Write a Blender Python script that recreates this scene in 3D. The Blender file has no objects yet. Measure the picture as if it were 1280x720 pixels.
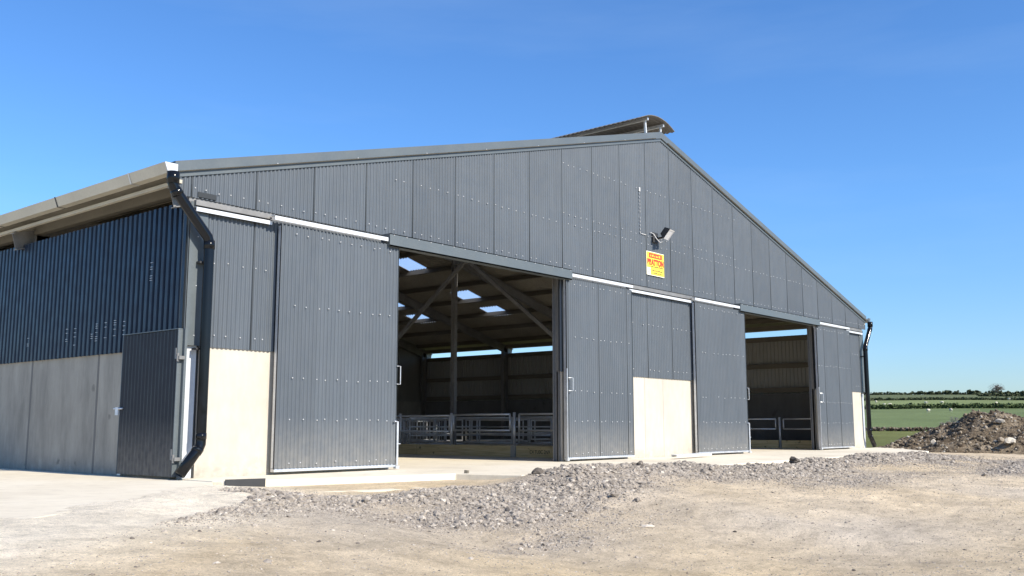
import bpy, math, random, time
T0 = time.time()
import numpy as np
from mathutils import Vector, Matrix, noise
random.seed(7); rng = np.random.default_rng(11)
S = bpy.context.scene; C = S.collection
R = math.radians

# ------------------------------------------------------------ dimensions (metres)
W = 26.8            # gable width
D = 22.2            # depth of the barn
XM = 13.4
HC = 1.95           # concrete wall height
SL = 0.267          # roof slope
ZR = 8.17
FR = [0.16, 5.65, 11.15, 16.65, 22.0]
def roofz(x): return ZR - SL*abs(x-XM)

# ------------------------------------------------------------ materials
def mat(name, base=(.5,.5,.5), rough=.6, metal=0, spec=.5):
    m = bpy.data.materials.new(name); m.use_nodes = True
    b = m.node_tree.nodes['Principled BSDF']
    b.inputs['Base Color'].default_value = (*base,1); b.inputs['Roughness'].default_value = rough
    b.inputs['Metallic'].default_value = metal; b.inputs['Specular IOR Level'].default_value = spec
    return m
class NT:
    def __init__(s, m): s.t = m.node_tree; s.b = s.t.nodes['Principled BSDF']
    def n(s, typ, **kw):
        x = s.t.nodes.new(typ)
        for k, v in kw.items():
            if k.startswith('i_'): x.inputs[k[2:].replace('_',' ')].default_value = v
            else: setattr(x, k, v)
        return x
    def l(s, a, b): s.t.links.new(a, b)
    def coord(s, scale=(1,1,1)):
        g = s.n('ShaderNodeNewGeometry'); mp = s.n('ShaderNodeMapping'); mp.inputs['Scale'].default_value = scale
        s.l(g.outputs['Position'], mp.inputs['Vector']); return mp.outputs['Vector']
    def noise(s, scale, detail=4, rough=.55, vec=None):
        x = s.n('ShaderNodeTexNoise'); x.inputs['Scale'].default_value = scale; x.inputs['Detail'].default_value = detail
        x.inputs['Roughness'].default_value = rough; s.l(vec if vec is not None else s.coord(), x.inputs['Vector']); return x.outputs['Fac']
    def ramp(s, fac, stops):
        r = s.n('ShaderNodeValToRGB'); e = r.color_ramp.elements
        while len(e) < len(stops): e.new(.5)
        for k, (p, c) in enumerate(stops):
            e[k].position = p; e[k].color = (*c,1) if not isinstance(c,(int,float)) else (c,c,c,1)
        s.l(fac, r.inputs['Fac']); return r.outputs['Color']
    def mix(s, fac, a, b, mode='MIX'):
        x = s.n('ShaderNodeMix', data_type='RGBA', blend_type=mode)
        for v, i in ((fac,0),(a,6),(b,7)):
            if isinstance(v,(int,float)): x.inputs[i].default_value = v
            elif isinstance(v,tuple): x.inputs[i].default_value = (*v,1)
            else: s.l(v, x.inputs[i])
        return x.outputs[2]
    def bump(s, h, strength, dist=.02):
        x = s.n('ShaderNodeBump'); x.inputs['Strength'].default_value = strength; x.inputs['Distance'].default_value = dist
        s.l(h, x.inputs['Height']); s.l(x.outputs['Normal'], s.b.inputs['Normal'])
    def base(s, c): s.l(c, s.b.inputs['Base Color'])
    def rough(s, c): s.l(c, s.b.inputs['Roughness'])

def varied(name, base, rough, metal=0, amt=.12, scale=1.2, vec=(1,1,1), fine=25, fine_amt=.05, spec=.5, bump=0):
    m = mat(name, base, rough, metal, spec); t = NT(m)
    a = t.ramp(t.noise(scale, 5, .6, t.coord(vec)), [(.3, 1-amt), (.7, 1+amt)])
    b = t.ramp(t.noise(fine, 4, .6), [(.3, 1-fine_amt), (.7, 1+fine_amt)])
    c = t.mix(1, base, a, 'MULTIPLY'); c = t.mix(1, c, b, 'MULTIPLY'); t.base(c)
    r = t.ramp(t.noise(scale*2, 4), [(.3, max(0,rough-.08)), (.7, rough+.08)]); t.rough(r)
    if bump: t.bump(t.noise(fine, 5), bump)
    return m

def cladding_mat(name, base, rough=.42):
    # painted steel sheeting: every sheet (1.15 m cover) a touch different, dust streaks running down
    m = mat(name, base, rough, 0, .4); t = NT(m)
    g = t.n('ShaderNodeNewGeometry'); sp = t.n('ShaderNodeSeparateXYZ'); t.l(g.outputs['Position'], sp.inputs[0])
    d = t.n('ShaderNodeMath', operation='DIVIDE'); t.l(sp.outputs['X'], d.inputs[0]); d.inputs[1].default_value = 1.15
    fl = t.n('ShaderNodeMath', operation='FLOOR'); t.l(d.outputs[0], fl.inputs[0])
    wn = t.n('ShaderNodeTexWhiteNoise', noise_dimensions='1D'); t.l(fl.outputs[0], wn.inputs['W'])
    v = t.ramp(wn.outputs['Value'], [(0,.94),(1,1.05)])
    st = t.ramp(t.noise(3, 5, .65, t.coord((3,3,.25))), [(.3,.93),(.75,1.1)])
    lg = t.ramp(t.noise(.35, 3), [(.3,.93),(.7,1.06)])
    c = t.mix(1, base, v, 'MULTIPLY'); c = t.mix(1, c, st, 'MULTIPLY'); c = t.mix(1, c, lg, 'MULTIPLY')
    # splashed dust close to the ground
    mr = t.n('ShaderNodeMapRange'); t.l(sp.outputs['Z'], mr.inputs[0]); mr.inputs[1].default_value = 0; mr.inputs[2].default_value = .9
    mr.inputs[3].default_value = .7; mr.inputs[4].default_value = 0
    ml = t.n('ShaderNodeMath', operation='MULTIPLY'); t.l(mr.outputs[0], ml.inputs[0]); t.l(t.noise(9, 5), ml.inputs[1])
    c = t.mix(ml.outputs[0], c, (.34,.31,.26)); t.base(c)
    t.rough(t.ramp(t.noise(4, 4), [(.3, rough-.06),(.7, rough+.1)]))
    t.bump(t.noise(1.3, 2), .25, .02)
    return m

M = {}
M['clad'] = cladding_mat('grey_steel_cladding', (.094,.109,.126))
M['flash'] = varied('grey_flashing', (.105,.122,.130), .4, 0, .06, 1.5)
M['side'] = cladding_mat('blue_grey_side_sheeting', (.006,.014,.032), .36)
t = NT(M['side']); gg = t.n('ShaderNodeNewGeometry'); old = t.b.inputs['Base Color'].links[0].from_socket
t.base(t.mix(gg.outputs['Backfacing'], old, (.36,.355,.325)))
M['back'] = varied('sheet_inner_face', (.22,.215,.19), .6, 0, .1, 2, (1,1,.3))
M['screw'] = mat('screw_head', (.62,.62,.62), .4, .2)
M['galv'] = varied('galvanised_steel', (.62,.64,.66), .42, .55, .12, 3, (1,1,1), 40, .08)
M['galv_white'] = varied('bright_galvanised_track', (.62,.64,.66), .4, .15, .05, 3)
M['steel'] = varied('weathered_galvanised_column', (.23,.225,.215), .5, .3, .15, 2, (1,1,.4), 18, .1)
M['black'] = varied('black_plastic_pipe', (.006,.007,.009), .13, 0, .1, 3, spec=.3)
M['black_dusty'] = varied('black_rubber', (.03,.03,.032), .6, 0, .2, 5)
M['door_dark'] = cladding_mat('dark_door_sheeting', (.020,.024,.031), .45)
M['purlin'] = varied('treated_timber_purlin', (.17,.15,.115), .7, 0, .15, 2, (4,.4,4))

def concrete(name, base, side=False):
    m = mat(name, base, .85, 0, .3); t = NT(m)
    a = t.ramp(t.noise(.7, 6, .6), [(.3,.88),(.7,1.08)])
    b = t.ramp(t.noise(6, 6, .65, t.coord((1,1,.35))), [(.3,.92),(.7,1.05)])
    c = t.mix(1, base, a, 'MULTIPLY'); c = t.mix(1, c, b, 'MULTIPLY')
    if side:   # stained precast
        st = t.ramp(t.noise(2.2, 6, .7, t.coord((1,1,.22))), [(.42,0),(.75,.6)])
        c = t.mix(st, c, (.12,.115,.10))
        sp = t.ramp(t.noise(3.1, 3, .5), [(.66,0),(.74,.7)])
        c = t.mix(sp, c, (.10,.095,.085))
    g = t.n('ShaderNodeNewGeometry'); sz = t.n('ShaderNodeSeparateXYZ'); t.l(g.outputs['Position'], sz.inputs[0])
    mr = t.n('ShaderNodeMapRange'); t.l(sz.outputs['Z'], mr.inputs[0]); mr.inputs[1].default_value = 0; mr.inputs[2].default_value = .35; mr.inputs[3].default_value = .9; mr.inputs[4].default_value = 0
    ml = t.n('ShaderNodeMath', operation='MULTIPLY'); t.l(mr.outputs[0], ml.inputs[0]); t.l(t.ramp(t.noise(5,7,.7),[(.4,0),(.65,1)]), ml.inputs[1])
    c = t.mix(ml.outputs[0], c, tuple(k*.62 for k in base))
    bl = t.ramp(t.noise(2.4, 8, .8), [(.58,0),(.72,.45)]); c = t.mix(bl, c, tuple(k*.7 for k in base))
    t.base(c); t.bump(t.noise(45, 6, .7), .25, .01); return m
M['conc'] = concrete('smooth_precast_concrete', (.52,.475,.40))
M['conc_side'] = concrete('stained_shaded_precast', (.37,.35,.30), True)  # darker copy of the front concrete: shade worked into its colour, plus stains
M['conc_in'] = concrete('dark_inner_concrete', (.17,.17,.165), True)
M['joint_dark'] = mat('damp_joint_line', (.17,.165,.15), .9)
M['conc_joint'] = mat('joint_mortar', (.40,.37,.32), .9)

def slab_mat():
    m = mat('poured_concrete_slab', (.62,.56,.47), .85, 0, .25); t = NT(m)
    a = t.ramp(t.noise(.45, 7, .62), [(.3,(.60,.53,.41)),(.5,(.69,.62,.49)),(.72,(.74,.68,.56))])
    d = t.ramp(t.noise(3.3, 7, .7), [(.5,0),(.8,.65)])
    c = t.mix(d, a, (.47,.41,.32))
    d2 = t.ramp(t.noise(1.5, 7, .7, t.coord((.35,1.6,1))), [(.56,0),(.66,.35)])
    c = t.mix(d2, c, (.42,.38,.31))
    v = t.n('ShaderNodeTexVoronoi'); v.inputs['Scale'].default_value = 26; t.l(t.coord(), v.inputs['Vector'])
    vm = t.ramp(v.outputs['Distance'], [(.06,1),(.16,0)])
    nm = t.ramp(t.noise(2.5,3), [(.5,0),(.65,1)])
    mm = t.mix(1, vm, nm, 'MULTIPLY'); c = t.mix(mm, c, (.30,.27,.23))
    t.base(c); t.bump(t.noise(30, 6, .7), .3, .01); return m
M['slab'] = slab_mat()

def ground_mat():
    m = mat('dry_dirt_and_grass', (.4,.35,.28), .95, 0, .1); t = NT(m)
    at = t.n('ShaderNodeVertexColor', layer_name='tint')
    big = t.ramp(t.noise(.5, 6, .6), [(.3,.86),(.7,1.1)])
    mid = t.ramp(t.noise(3.5, 8, .72), [(.28,.74),(.5,1.0),(.75,1.14)])
    str_ = t.ramp(t.noise(2.2, 7, .7, t.coord((.5,1.8,1))), [(.35,.86),(.6,1.05)])
    fin = t.mix(1, t.ramp(t.noise(18, 10, .9), [(.38,.72),(.5,1.04),(.62,1.2)]), t.ramp(t.noise(75, 4, .8), [(.36,.74),(.5,1.03),(.64,1.22)]), 'MULTIPLY')
    c = t.mix(1, at.outputs['Color'], big, 'MULTIPLY')
    for k in (mid, str_, fin): c = t.mix(1, c, k, 'MULTIPLY')
    # dark crumbs pressed into the dirt
    v = t.n('ShaderNodeTexVoronoi'); v.inputs['Scale'].default_value = 17; t.l(t.coord(), v.inputs['Vector'])
    cr = t.mix(1, t.ramp(v.outputs['Distance'], [(.10,1),(.2,0)]), t.ramp(t.noise(2.5,5,.7), [(.5,0),(.7,.5)]), 'MULTIPLY')
    c = t.mix(cr, c, t.mix(1, c, (.45,.43,.42), 'MULTIPLY'))
    t.base(c)
    h = t.mix(.5, t.noise(9, 10, .85), t.noise(45, 6, .8)); t.bump(h, .85, .055); return m
M['ground'] = ground_mat()

def stone_mat(name, stops, bump=.5):
    m = mat(name, (.3,.3,.3), .9, 0, .2); t = NT(m)
    at = t.n('ShaderNodeVertexColor', layer_name='shade')
    c = t.ramp(at.outputs['Color'], stops)
    f = t.ramp(t.noise(30, 5, .7), [(.3,.78),(.7,1.18)])
    t.base(t.mix(1, c, f, 'MULTIPLY')); t.bump(t.noise(60, 4), bump, .01); return m
M['stone'] = stone_mat('crushed_grey_stone', [(0,(.10,.085,.072)),(.35,(.27,.235,.197)),(.8,(.40,.35,.292)),(1,(.56,.50,.42))])
M['soil_stone'] = stone_mat('lumps_in_soil', [(0,(.06,.045,.032)),(.4,(.17,.135,.095)),(.8,(.31,.262,.20)),(1,(.5,.46,.39))])
def soil():
    m = mat('dug_soil', (.2,.16,.11), .95, 0, .1); t = NT(m)
    a = t.ramp(t.noise(1.1, 8, .7), [(.32,(.06,.045,.032)),(.5,(.21,.162,.11)),(.66,(.37,.30,.215))])
    f = t.ramp(t.noise(14, 7, .75), [(.3,.6),(.7,1.3)]); t.base(t.mix(1, a, f, 'MULTIPLY'))
    t.bump(t.noise(7, 8, .75), 1, .15); return m
M['soil'] = soil()

def wood():
    m = mat('sawn_timber_board', (.3,.22,.12), .75); t = NT(m)
    a = t.ramp(t.noise(3, 6, .6, t.coord((2,.5,9))), [(.3,(.52,.38,.18)),(.5,(.70,.53,.26)),(.7,(.78,.62,.36))])
    k = t.ramp(t.noise(5, 2, .4, t.coord((1,1,1.6))), [(.68,0),(.74,.7)])
    t.base(t.mix(k, a, (.12,.07,.03))); t.bump(t.noise(20, 5, .6, t.coord((2,.6,9))), .3, .01); return m
M['wood'] = wood()
M['roof'] = varied('fibre_cement_roof_sheet', (.31,.285,.235), .85, 0, .18, .8, (1,1,1), 12, .1)
M['gutter'] = varied('ground_tinted_gutter', (.50,.46,.37), .5, .1, .1, 1.5)  # galvanised grey with the ground's beige reflection mixed into the colour
M['canopy'] = varied('dull_ridge_sheet', (.20,.185,.165), .55, .2, .15, 2)
m = mat('rooflight_sheet', (.9,.95,1), .1); t = NT(m)
tr = t.n('ShaderNodeBsdfTransparent'); tr.inputs[0].default_value = (.95,.97,1,1)
tl = t.n('ShaderNodeBsdfTranslucent'); tl.inputs[0].default_value = (.9,.92,.95,1)
mx = t.n('ShaderNodeMixShader'); mx.inputs[0].default_value = .5; t.l(tr.outputs[0], mx.inputs[1]); t.l(tl.outputs[0], mx.inputs[2])
t.l(mx.outputs[0], t.t.nodes['Material Output'].inputs['Surface']); M['rooflight'] = m
M['yellow'] = varied('yellow_sign_face', (.88,.68,.06), .4, 0, .03)
M['red'] = mat('red_print', (.72,.05,.02), .45)
M['ink'] = mat('dark_print', (.05,.05,.06), .5)
M['paper'] = mat('white_print', (.85,.85,.8), .5)
M['cable'] = mat('white_cable', (.55,.55,.54), .5)
M['lens'] = mat('floodlight_lens', (.72,.72,.74), .18, 0)
M['sheepw'] = varied('dirty_white_fleece', (.50,.47,.38), .95, 0, .1, 6)
M['sheepd'] = mat('dark_sheep_face', (.05,.045,.04), .9)
M['bark'] = varied('grey_bark', (.14,.115,.09), .9, 0, .25, 4)
def leafm(name, base, base2):
    m = mat(name, base, .9, 0, .1); t = NT(m)
    t.base(t.ramp(t.noise(.9, 5, .7), [(.3,base),(.7,base2)])); return m
M['hedge'] = leafm('dark_hedge_leaves', (.05,.062,.034), (.11,.125,.07))
M['hedge2'] = leafm('mid_green_hedge_leaves', (.045,.065,.028), (.11,.145,.06))
M['twig'] = leafm('bare_brown_twigs', (.22,.20,.18), (.30,.28,.25))
M['weed'] = leafm('green_weed', (.07,.10,.03), (.14,.17,.07))

# ------------------------------------------------------------ mesh building
class MB:
    def __init__(s): s.v = []; s.f = []; s.m = []; s.cur = 0
    def add(s, vs, fs):
        o = len(s.v); s.v += [tuple(a) for a in vs]; s.f += [tuple(i+o for i in f) for f in fs]; s.m += [s.cur]*len(fs); return s
    def box(s, x0,x1,y0,y1,z0,z1):
        return s.add([(x,y,z) for x in (x0,x1) for y in (y0,y1) for z in (z0,z1)],
                     [(0,1,3,2),(4,6,7,5),(0,4,5,1),(2,3,7,6),(0,2,6,4),(1,5,7,3)])
    def beam(s, p, q, w, h, up=(0,0,1)):
        p, q = Vector(p), Vector(q); d = (q-p).normalized(); up = Vector(up)
        if abs(d.dot(up)) > .99: up = Vector((0,1,0))
        a = d.cross(up).normalized()*w/2; b = a.cross(d).normalized()*h/2
        vs = [c+i*a+j*b for c in (p,q) for i in (-1,1) for j in (-1,1)]
        return s.add(vs, [(0,1,3,2),(4,6,7,5),(0,4,5,1),(2,3,7,6),(0,2,6,4),(1,5,7,3)])
    def hsec(s, p, q, w, h, up=(0,0,1), tf=.014, tw=.01):     # rolled steel section: flanges of width w, depth h along up
        p, q = Vector(p), Vector(q); d = (q-p).normalized(); u = Vector(up)
        a = d.cross(u).normalized(); b = a.cross(d).normalized()
        o = b*(h/2-tf/2)
        s.beam(p+o, q+o, w, tf, b); s.beam(p-o, q-o, w, tf, b); s.beam(p, q, tw, h-2*tf, b); return s
    def tube(s, pts, r, n=10, cap=True):
        pts = [Vector(p) for p in pts]; rings = []; prev = None
        rr = r if isinstance(r,(list,tuple)) else [r]*len(pts)
        for i, p in enumerate(pts):
            d = (pts[min(i+1,len(pts)-1)]-pts[max(i-1,0)]).normalized()
            if prev is None:
                u = Vector((0,0,1)) if abs(d.z) < .9 else Vector((1,0,0)); a = d.cross(u).normalized()
            else: a = (prev - d*prev.dot(d)).normalized()
            prev = a; b = d.cross(a)
            k = 1.0
            if 0 < i < len(pts)-1:
                c = (pts[i]-pts[i-1]).normalized().dot(d); k = 1/max(c,.6) if False else 1
            rings.append([p+(a*math.cos(2*math.pi*j/n)+b*math.sin(2*math.pi*j/n))*rr[i]*k for j in range(n)])
        vs = [v for g in rings for v in g]; fs = []
        for i in range(len(pts)-1):
            for j in range(n): fs.append((i*n+j, i*n+(j+1)%n, (i+1)*n+(j+1)%n, (i+1)*n+j))
        if cap: fs.append(tuple(range(n))[::-1]); fs.append(tuple((len(pts)-1)*n+j for j in range(n)))
        return s.add(vs, fs)
    def build(s, name, mats, parent=None, smooth=False, bevel=0, loc=None):
        me = bpy.data.meshes.new(name); me.from_pydata(s.v, [], s.f)
        for x in (mats if isinstance(mats,(list,tuple)) else [mats]): me.materials.append(x)
        me.polygons.foreach_set('material_index', s.m)
        if smooth: me.polygons.foreach_set('use_smooth', [True]*len(s.f))
        me.update(); o = bpy.data.objects.new(name, me); C.objects.link(o)
        if parent is not None: o.parent = parent
        if loc: o.location = loc
        if bevel:
            b = o.modifiers.new('bevel','BEVEL'); b.width = bevel; b.segments = 2; b.limit_method = 'ANGLE'
        return o
def tag(o, label=None, cat=None, group=None, kind=None):
    for k, v in (('label',label),('category',cat),('group',group),('kind',kind)):
        if v: o[k] = v
    return o
def empty(name, loc=(0,0,0), rz=0, parent=None):
    o = bpy.data.objects.new(name, None); C.objects.link(o); o.location = loc; o.rotation_euler = (0,0,rz)
    o.empty_display_size = .3
    if parent is not None: o.parent = parent
    return o
def copy_tree(o, parent=None):
    c = o.copy(); C.objects.link(c); c.parent = parent
    for ch in [x for x in C.objects if x.parent == o]: copy_tree(ch, c)
    return c
def poly(*seg):  # smooth piecewise interpolation table
    xs, ys = [a for a,_ in seg], [b for _,b in seg]
    return lambda x: np.interp(x, xs, ys)
def screw(mb, x, y, z, r=.0105, axis='y', sgn=-1):
    n = 6; vs = []
    for k, (rr, dd) in enumerate(((r,0),(r*.75,.010))):
        for j in range(n):
            a = 2*math.pi*j/n; c, s_ = rr*math.cos(a), rr*math.sin(a)
            vs.append((x+c, y+sgn*dd, z+s_) if axis=='y' else (x+sgn*dd, y+c, z+s_))
    mb.add(vs, [(j,(j+1)%n,n+(j+1)%n,n+j) for j in range(n)]+[tuple(range(n,2*n))])

PER = 1.15/15
def corr(mb, x0, x1, zb, zt, y, amp=.012, lap0=0.0, seams=True):
    """small corrugated sheeting in the plane y, sheets of 1.15 m lapped at every seam"""
    zb = zb if callable(zb) else (lambda x, v=zb: v); zt = zt if callable(zt) else (lambda x, v=zt: v)
    k0 = math.floor((x0-lap0)/1.15)
    a = x0
    while a < x1-1e-4:
        b = min(lap0+(k0+1)*1.15, x1); k0 += 1
        if b-a < .01: continue
        g = .002 if seams else 0
        xa, xb = a, b - (g if b < x1-1e-4 else 0)
        n = max(2, int((xb-xa)/(PER/10))); tilt = random.uniform(-.004,.004)
        xs = [xa+(xb-xa)*i/n for i in range(n+1)]
        if xa < XM < xb: xs = sorted(xs+[XM])
        vs = []
        for x in xs:
            yy = y + amp*math.tanh(1.6*math.cos(2*math.pi*(x-lap0)/PER)) + tilt*(x-xa)/(xb-xa)
            vs += [(x,yy,zb(x)),(x,yy,zt(x))]
        mb.add(vs, [(2*i,2*i+2,2*i+3,2*i+1) for i in range(len(xs)-1)])
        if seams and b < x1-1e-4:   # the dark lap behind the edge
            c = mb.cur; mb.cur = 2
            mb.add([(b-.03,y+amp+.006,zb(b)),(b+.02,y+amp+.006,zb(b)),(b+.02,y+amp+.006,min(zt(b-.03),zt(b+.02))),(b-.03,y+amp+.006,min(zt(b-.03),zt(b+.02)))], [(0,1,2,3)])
            mb.cur = 3; mb.box(b-.005,b+.001,y-amp-.0025,y,zb(b),min(zt(b-.01),zt(b+.001))); mb.cur = c  # darker box on each seam paints in the shade of the sheet edge
        a = b
def rows(mb, x0, x1, zs, y, lap0=0.0, top=None):
    mb.cur = 1
    for z in zs:
        i = math.ceil((x0+.06-lap0)/(PER*3))
        while lap0+i*PER*3 < x1-.04:
            x = lap0+i*PER*3 + (0 if (i % 5) else .06); i += 1
            if top and z > top(x)-.12: continue
            if random.random() > .05: screw(mb, x+random.uniform(-.03,.03), y-.015, z+random.uniform(-.015,.015))
    mb.cur = 0

# ------------------------------------------------------------ the barn
barn = empty('barn', (0,0,0))
tag(barn, 'large grey steel clad cattle barn with sliding doors on a concrete apron', 'barn')
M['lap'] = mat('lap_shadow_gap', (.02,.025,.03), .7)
M['edge'] = mat('shaded_sheet_edge', (.078,.09,.10), .6)
CL = [M['clad'], M['screw'], M['lap'], M['edge']]
# gable above the doors
g = MB(); corr(g, -.29, 27.09, 4.19, lambda x: roofz(x)-.0, -.02)
rows(g, -.2, 27.0, [4.33], -.02); rows(g, 3.9, 22.8, [5.27], -.02, top=roofz); rows(g, 9.1, 17.3, [6.64], -.02, top=roofz); rows(g, 9.1, 17.3, [5.49], -.02)
g.build('gable_cladding', CL, barn, True)
# lower cladding between the openings
for a, b in ((.31,4.2),(9.12,17.68),(22.6,26.5)):
    g = MB(); corr(g, a, b, HC-.01, 4.075, -.012); rows(g, a, b, [3.24,2.13], -.012)
    g.build('wall_cladding', CL, barn, True)
# steel sheeting lip over the recess
g = MB(); g.box(-.02,26.82,.0,.10,4.07,4.2); g.build('track_rail', M['steel'], barn)
# precast walls, front
def precast(a, b, y0=.01, y1=.16, joints=()):
    g = MB(); g.box(a,b,y0,y1,-.2,HC); g.cur = 1
    for j in joints: g.box(j-.009,j+.009,y0-.004,y0+.004,0,HC-.01)
    o = g.build('concrete_wall', [M['conc'],M['conc_joint']], barn); return o
precast(.27,4.12); precast(9.2,17.6,joints=(12.51,13.35,15.6)); precast(22.68,26.53)
# steel column flanges at the corners, shown below the flashing
for sx in (0,1):
    X = (lambda x: x) if not sx else (lambda x: W-x)
    g = MB(); g.hsec((X(.132),.13,0),(X(.132),.13,4.5),.20,.2,(0,1,0)); g.build('corner_column', M['galv_white'], barn)
    g = MB(); xa, xb = sorted((X(0),X(.30))); g.box(xa,xb,-.03,-.024,HC+.0,4.13); g.box(*sorted((X(-.022),X(-.016))),-.03,.2,HC,4.13)
    g.cur = 1
    for z in (2.1,2.85,3.6): screw(g, X(.14), -.03, z)
    g.build('corner_flashing', [M['flash'],M['screw']], barn)
    g = MB(); g.box(*sorted((X(.235),X(.268))),.03,.06,0,HC); g.build('corner_gap_strip', M['black_dusty'], barn)  # black strip standing in for the shade of the open gap
# side walls
def trap(mb, x, y0, y1, z0, z1, sg, per=.15, d=.03):
    y = y0; pr = [(0,0),(.50,0),(.58,1),(.92,1),(1,0)]; ys = []
    while y < y1:
        for (t_,k) in pr[:-1]: ys.append((y+t_*per, k))
        y += per
    ys = [(a,k) for a,k in ys if a <= y1]
    vs = []
    for a,k in ys: vs += [(x+sg*(-d*k),a,z0),(x+sg*(-d*k),a,z1)]
    mb.add(vs, [((2*i,2*i+2,2*i+3,2*i+1) if sg > 0 else (2*i+1,2*i+3,2*i+2,2*i)) for i in range(len(ys)-1)])
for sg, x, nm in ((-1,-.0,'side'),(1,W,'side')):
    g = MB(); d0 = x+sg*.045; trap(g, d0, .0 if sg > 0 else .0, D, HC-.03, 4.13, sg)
    if sg < 0:   # louvre lips pressed out of the sheet, bright coloured to paint in sun glints
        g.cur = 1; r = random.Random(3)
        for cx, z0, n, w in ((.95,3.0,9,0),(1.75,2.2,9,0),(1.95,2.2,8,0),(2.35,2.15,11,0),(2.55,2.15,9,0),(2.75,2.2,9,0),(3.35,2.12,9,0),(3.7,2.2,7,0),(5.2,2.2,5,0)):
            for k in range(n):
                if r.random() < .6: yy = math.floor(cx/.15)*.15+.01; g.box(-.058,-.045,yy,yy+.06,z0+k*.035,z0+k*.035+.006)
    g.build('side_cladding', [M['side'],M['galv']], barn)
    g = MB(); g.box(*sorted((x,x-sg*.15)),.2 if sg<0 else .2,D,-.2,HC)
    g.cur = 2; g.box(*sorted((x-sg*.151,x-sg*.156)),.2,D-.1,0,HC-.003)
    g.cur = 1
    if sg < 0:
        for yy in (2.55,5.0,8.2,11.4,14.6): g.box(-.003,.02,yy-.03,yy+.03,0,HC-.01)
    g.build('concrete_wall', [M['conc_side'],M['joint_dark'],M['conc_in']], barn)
    g = MB()
    for z in (2.1,3.0,4.02): g.box(*sorted((x-sg*.02,x-sg*.09)),.25,D-.1,z-.09,z+.09)
    g.build('cladding_rail', M['purlin'], barn)
# back gable
g = MB(); g.add([(0,D,HC),(W,D,HC),(W,D,roofz(W)),(XM,D,roofz(XM)),(0,D,roofz(0))],[(0,1,2,3,4)]); g.build('back_cladding', M['back'], barn)
g = MB(); g.box(.2,W-.2,D-.15,D-.005,-.2,HC); g.build('concrete_wall', M['conc_side'], barn)

# roof: corrugated fibre cement with rooflights left open for clear sheets
LIGHTS = [(17.47,18.5),(20.82,21.93),(22.6,23.58)]
LY = [(1.4,2.5),(8.3,9.35),(13.66,14.68),(18.2,19.27)]
def slope(sg):
    g = MB(); br = [0,1.25,2.4,4.07,5.1,7.42,8.53,9.2,10.18,13.4,13.4+.42]
    xs = [XM+sg*b for b in br]; xs[0] = XM+sg*.28
    n = int((D+.35+.1)/.0243); ys = [-.10+i*.0243*(D+.45)/(n*.0243) for i in range(n+1)]
    vs = [(x,y,roofz(x)+.02+.022*math.cos(2*math.pi*y/.146)) for x in xs for y in ys]
    fs = []; N = len(ys)
    holes = [(3,4),(5,6),(7,8)]+([(1,2)] if sg < 0 else [])
    for i in range(len(xs)-1):
        for j in range(N-1):
            ym = (ys[j]+ys[j+1])/2
            if any(i == h[0] for h in holes) and any(a<ym<b for a,b in LY): continue
            if sg < 0 and i == 1-1 and False: continue
            fs.append((i*N+j,(i+1)*N+j,(i+1)*N+j+1,i*N+j+1))
    g.add(vs,fs); o = g.build('roof', M['roof'], barn, True)
    for i,_ in holes:
        for a,b in LY:
            h = MB(); jj = [j for j in range(N-1) if a<(ys[j]+ys[j+1])/2<b]; jj = jj+[jj[-1]+1]
            v2 = []
            for x in (xs[i],xs[i+1]):
                for j in jj: v2.append((x,ys[j],roofz(x)+.02+.022*math.cos(2*math.pi*ys[j]/.146)))
            k = len(jj); h.add(v2,[(q,k+q,k+q+1,q+1) for q in range(k-1)]); h.build('skylight', M['rooflight'], o, True)
slope(-1); slope(1)
# barge flashing along the gable
for sg in (-1,1):
    x1, x0 = XM+sg*13.72, XM
    g = MB(); off = .0
    def pr(x, dz, y): return (x, y, roofz(x)+dz)
    g.add([pr(x0,.17,-.075),pr(x1,.17,-.075),pr(x1,-.005,-.075),pr(x0,-.005,-.075), pr(x0,.17,.12),pr(x1,.17,.12),pr(x0,.03,.12),pr(x1,.03,.12),
           pr(x0,-.005,-.055),pr(x1,-.005,-.055)],
          [(0,1,2,3),(0,4,5,1),(4,6,7,5),(3,2,9,8),(1,5,7,9,2)])
    g.add([pr(x0,.0,-.045),pr(x1,.0,-.045),pr(x1,-.075,-.045),pr(x0,-.075,-.045),pr(x0,-.075,-.035),pr(x1,-.075,-.035)],[(0,1,2,3),(3,2,5,4)])
    g.cur = 1; k = 1
    while k*1.7 < 13.5:
        x = XM+sg*k*1.7; screw(g, x, -.075, roofz(x)+.02); k += 1
    g.build('barge_flashing', [M['flash'],M['screw']], barn)
# ridge canopy
rc = MB(); n = 14; prof = [(-.80,.39),(-.68,.44),(-.5,.51),(-.34,.55),(-.17,.575),(0,.585),(.17,.575),(.34,.55),(.5,.51),(.68,.44),(.80,.38)]
NY = int((D+.9)/.0365); vs = []
ysr = [.0+(D+.2)*i/NY for i in range(NY+1)]
for dx,dz in prof:
    for y in ysr: vs.append((XM+dx, y, ZR+dz+.012*math.cos(2*math.pi*y/.146)))
N = NY+1; k = len(vs)
vs += [(a,b,c-.012) for a,b,c in vs]
fs = [(i*N+j,(i+1)*N+j,(i+1)*N+j+1,i*N+j+1) for i in range(len(prof)-1) for j in range(N-1)]
fs += [tuple(k+q for q in f[::-1]) for f in fs]
fs += [(i*N,k+i*N,k+(i+1)*N,(i+1)*N) for i in range(len(prof)-1)]
fs += [(j,j+1,k+j+1,k+j) for j in range(N-1)]
rc.add(vs,fs); canopy = rc.build('ridge_canopy', M['canopy'], barn, True)
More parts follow.
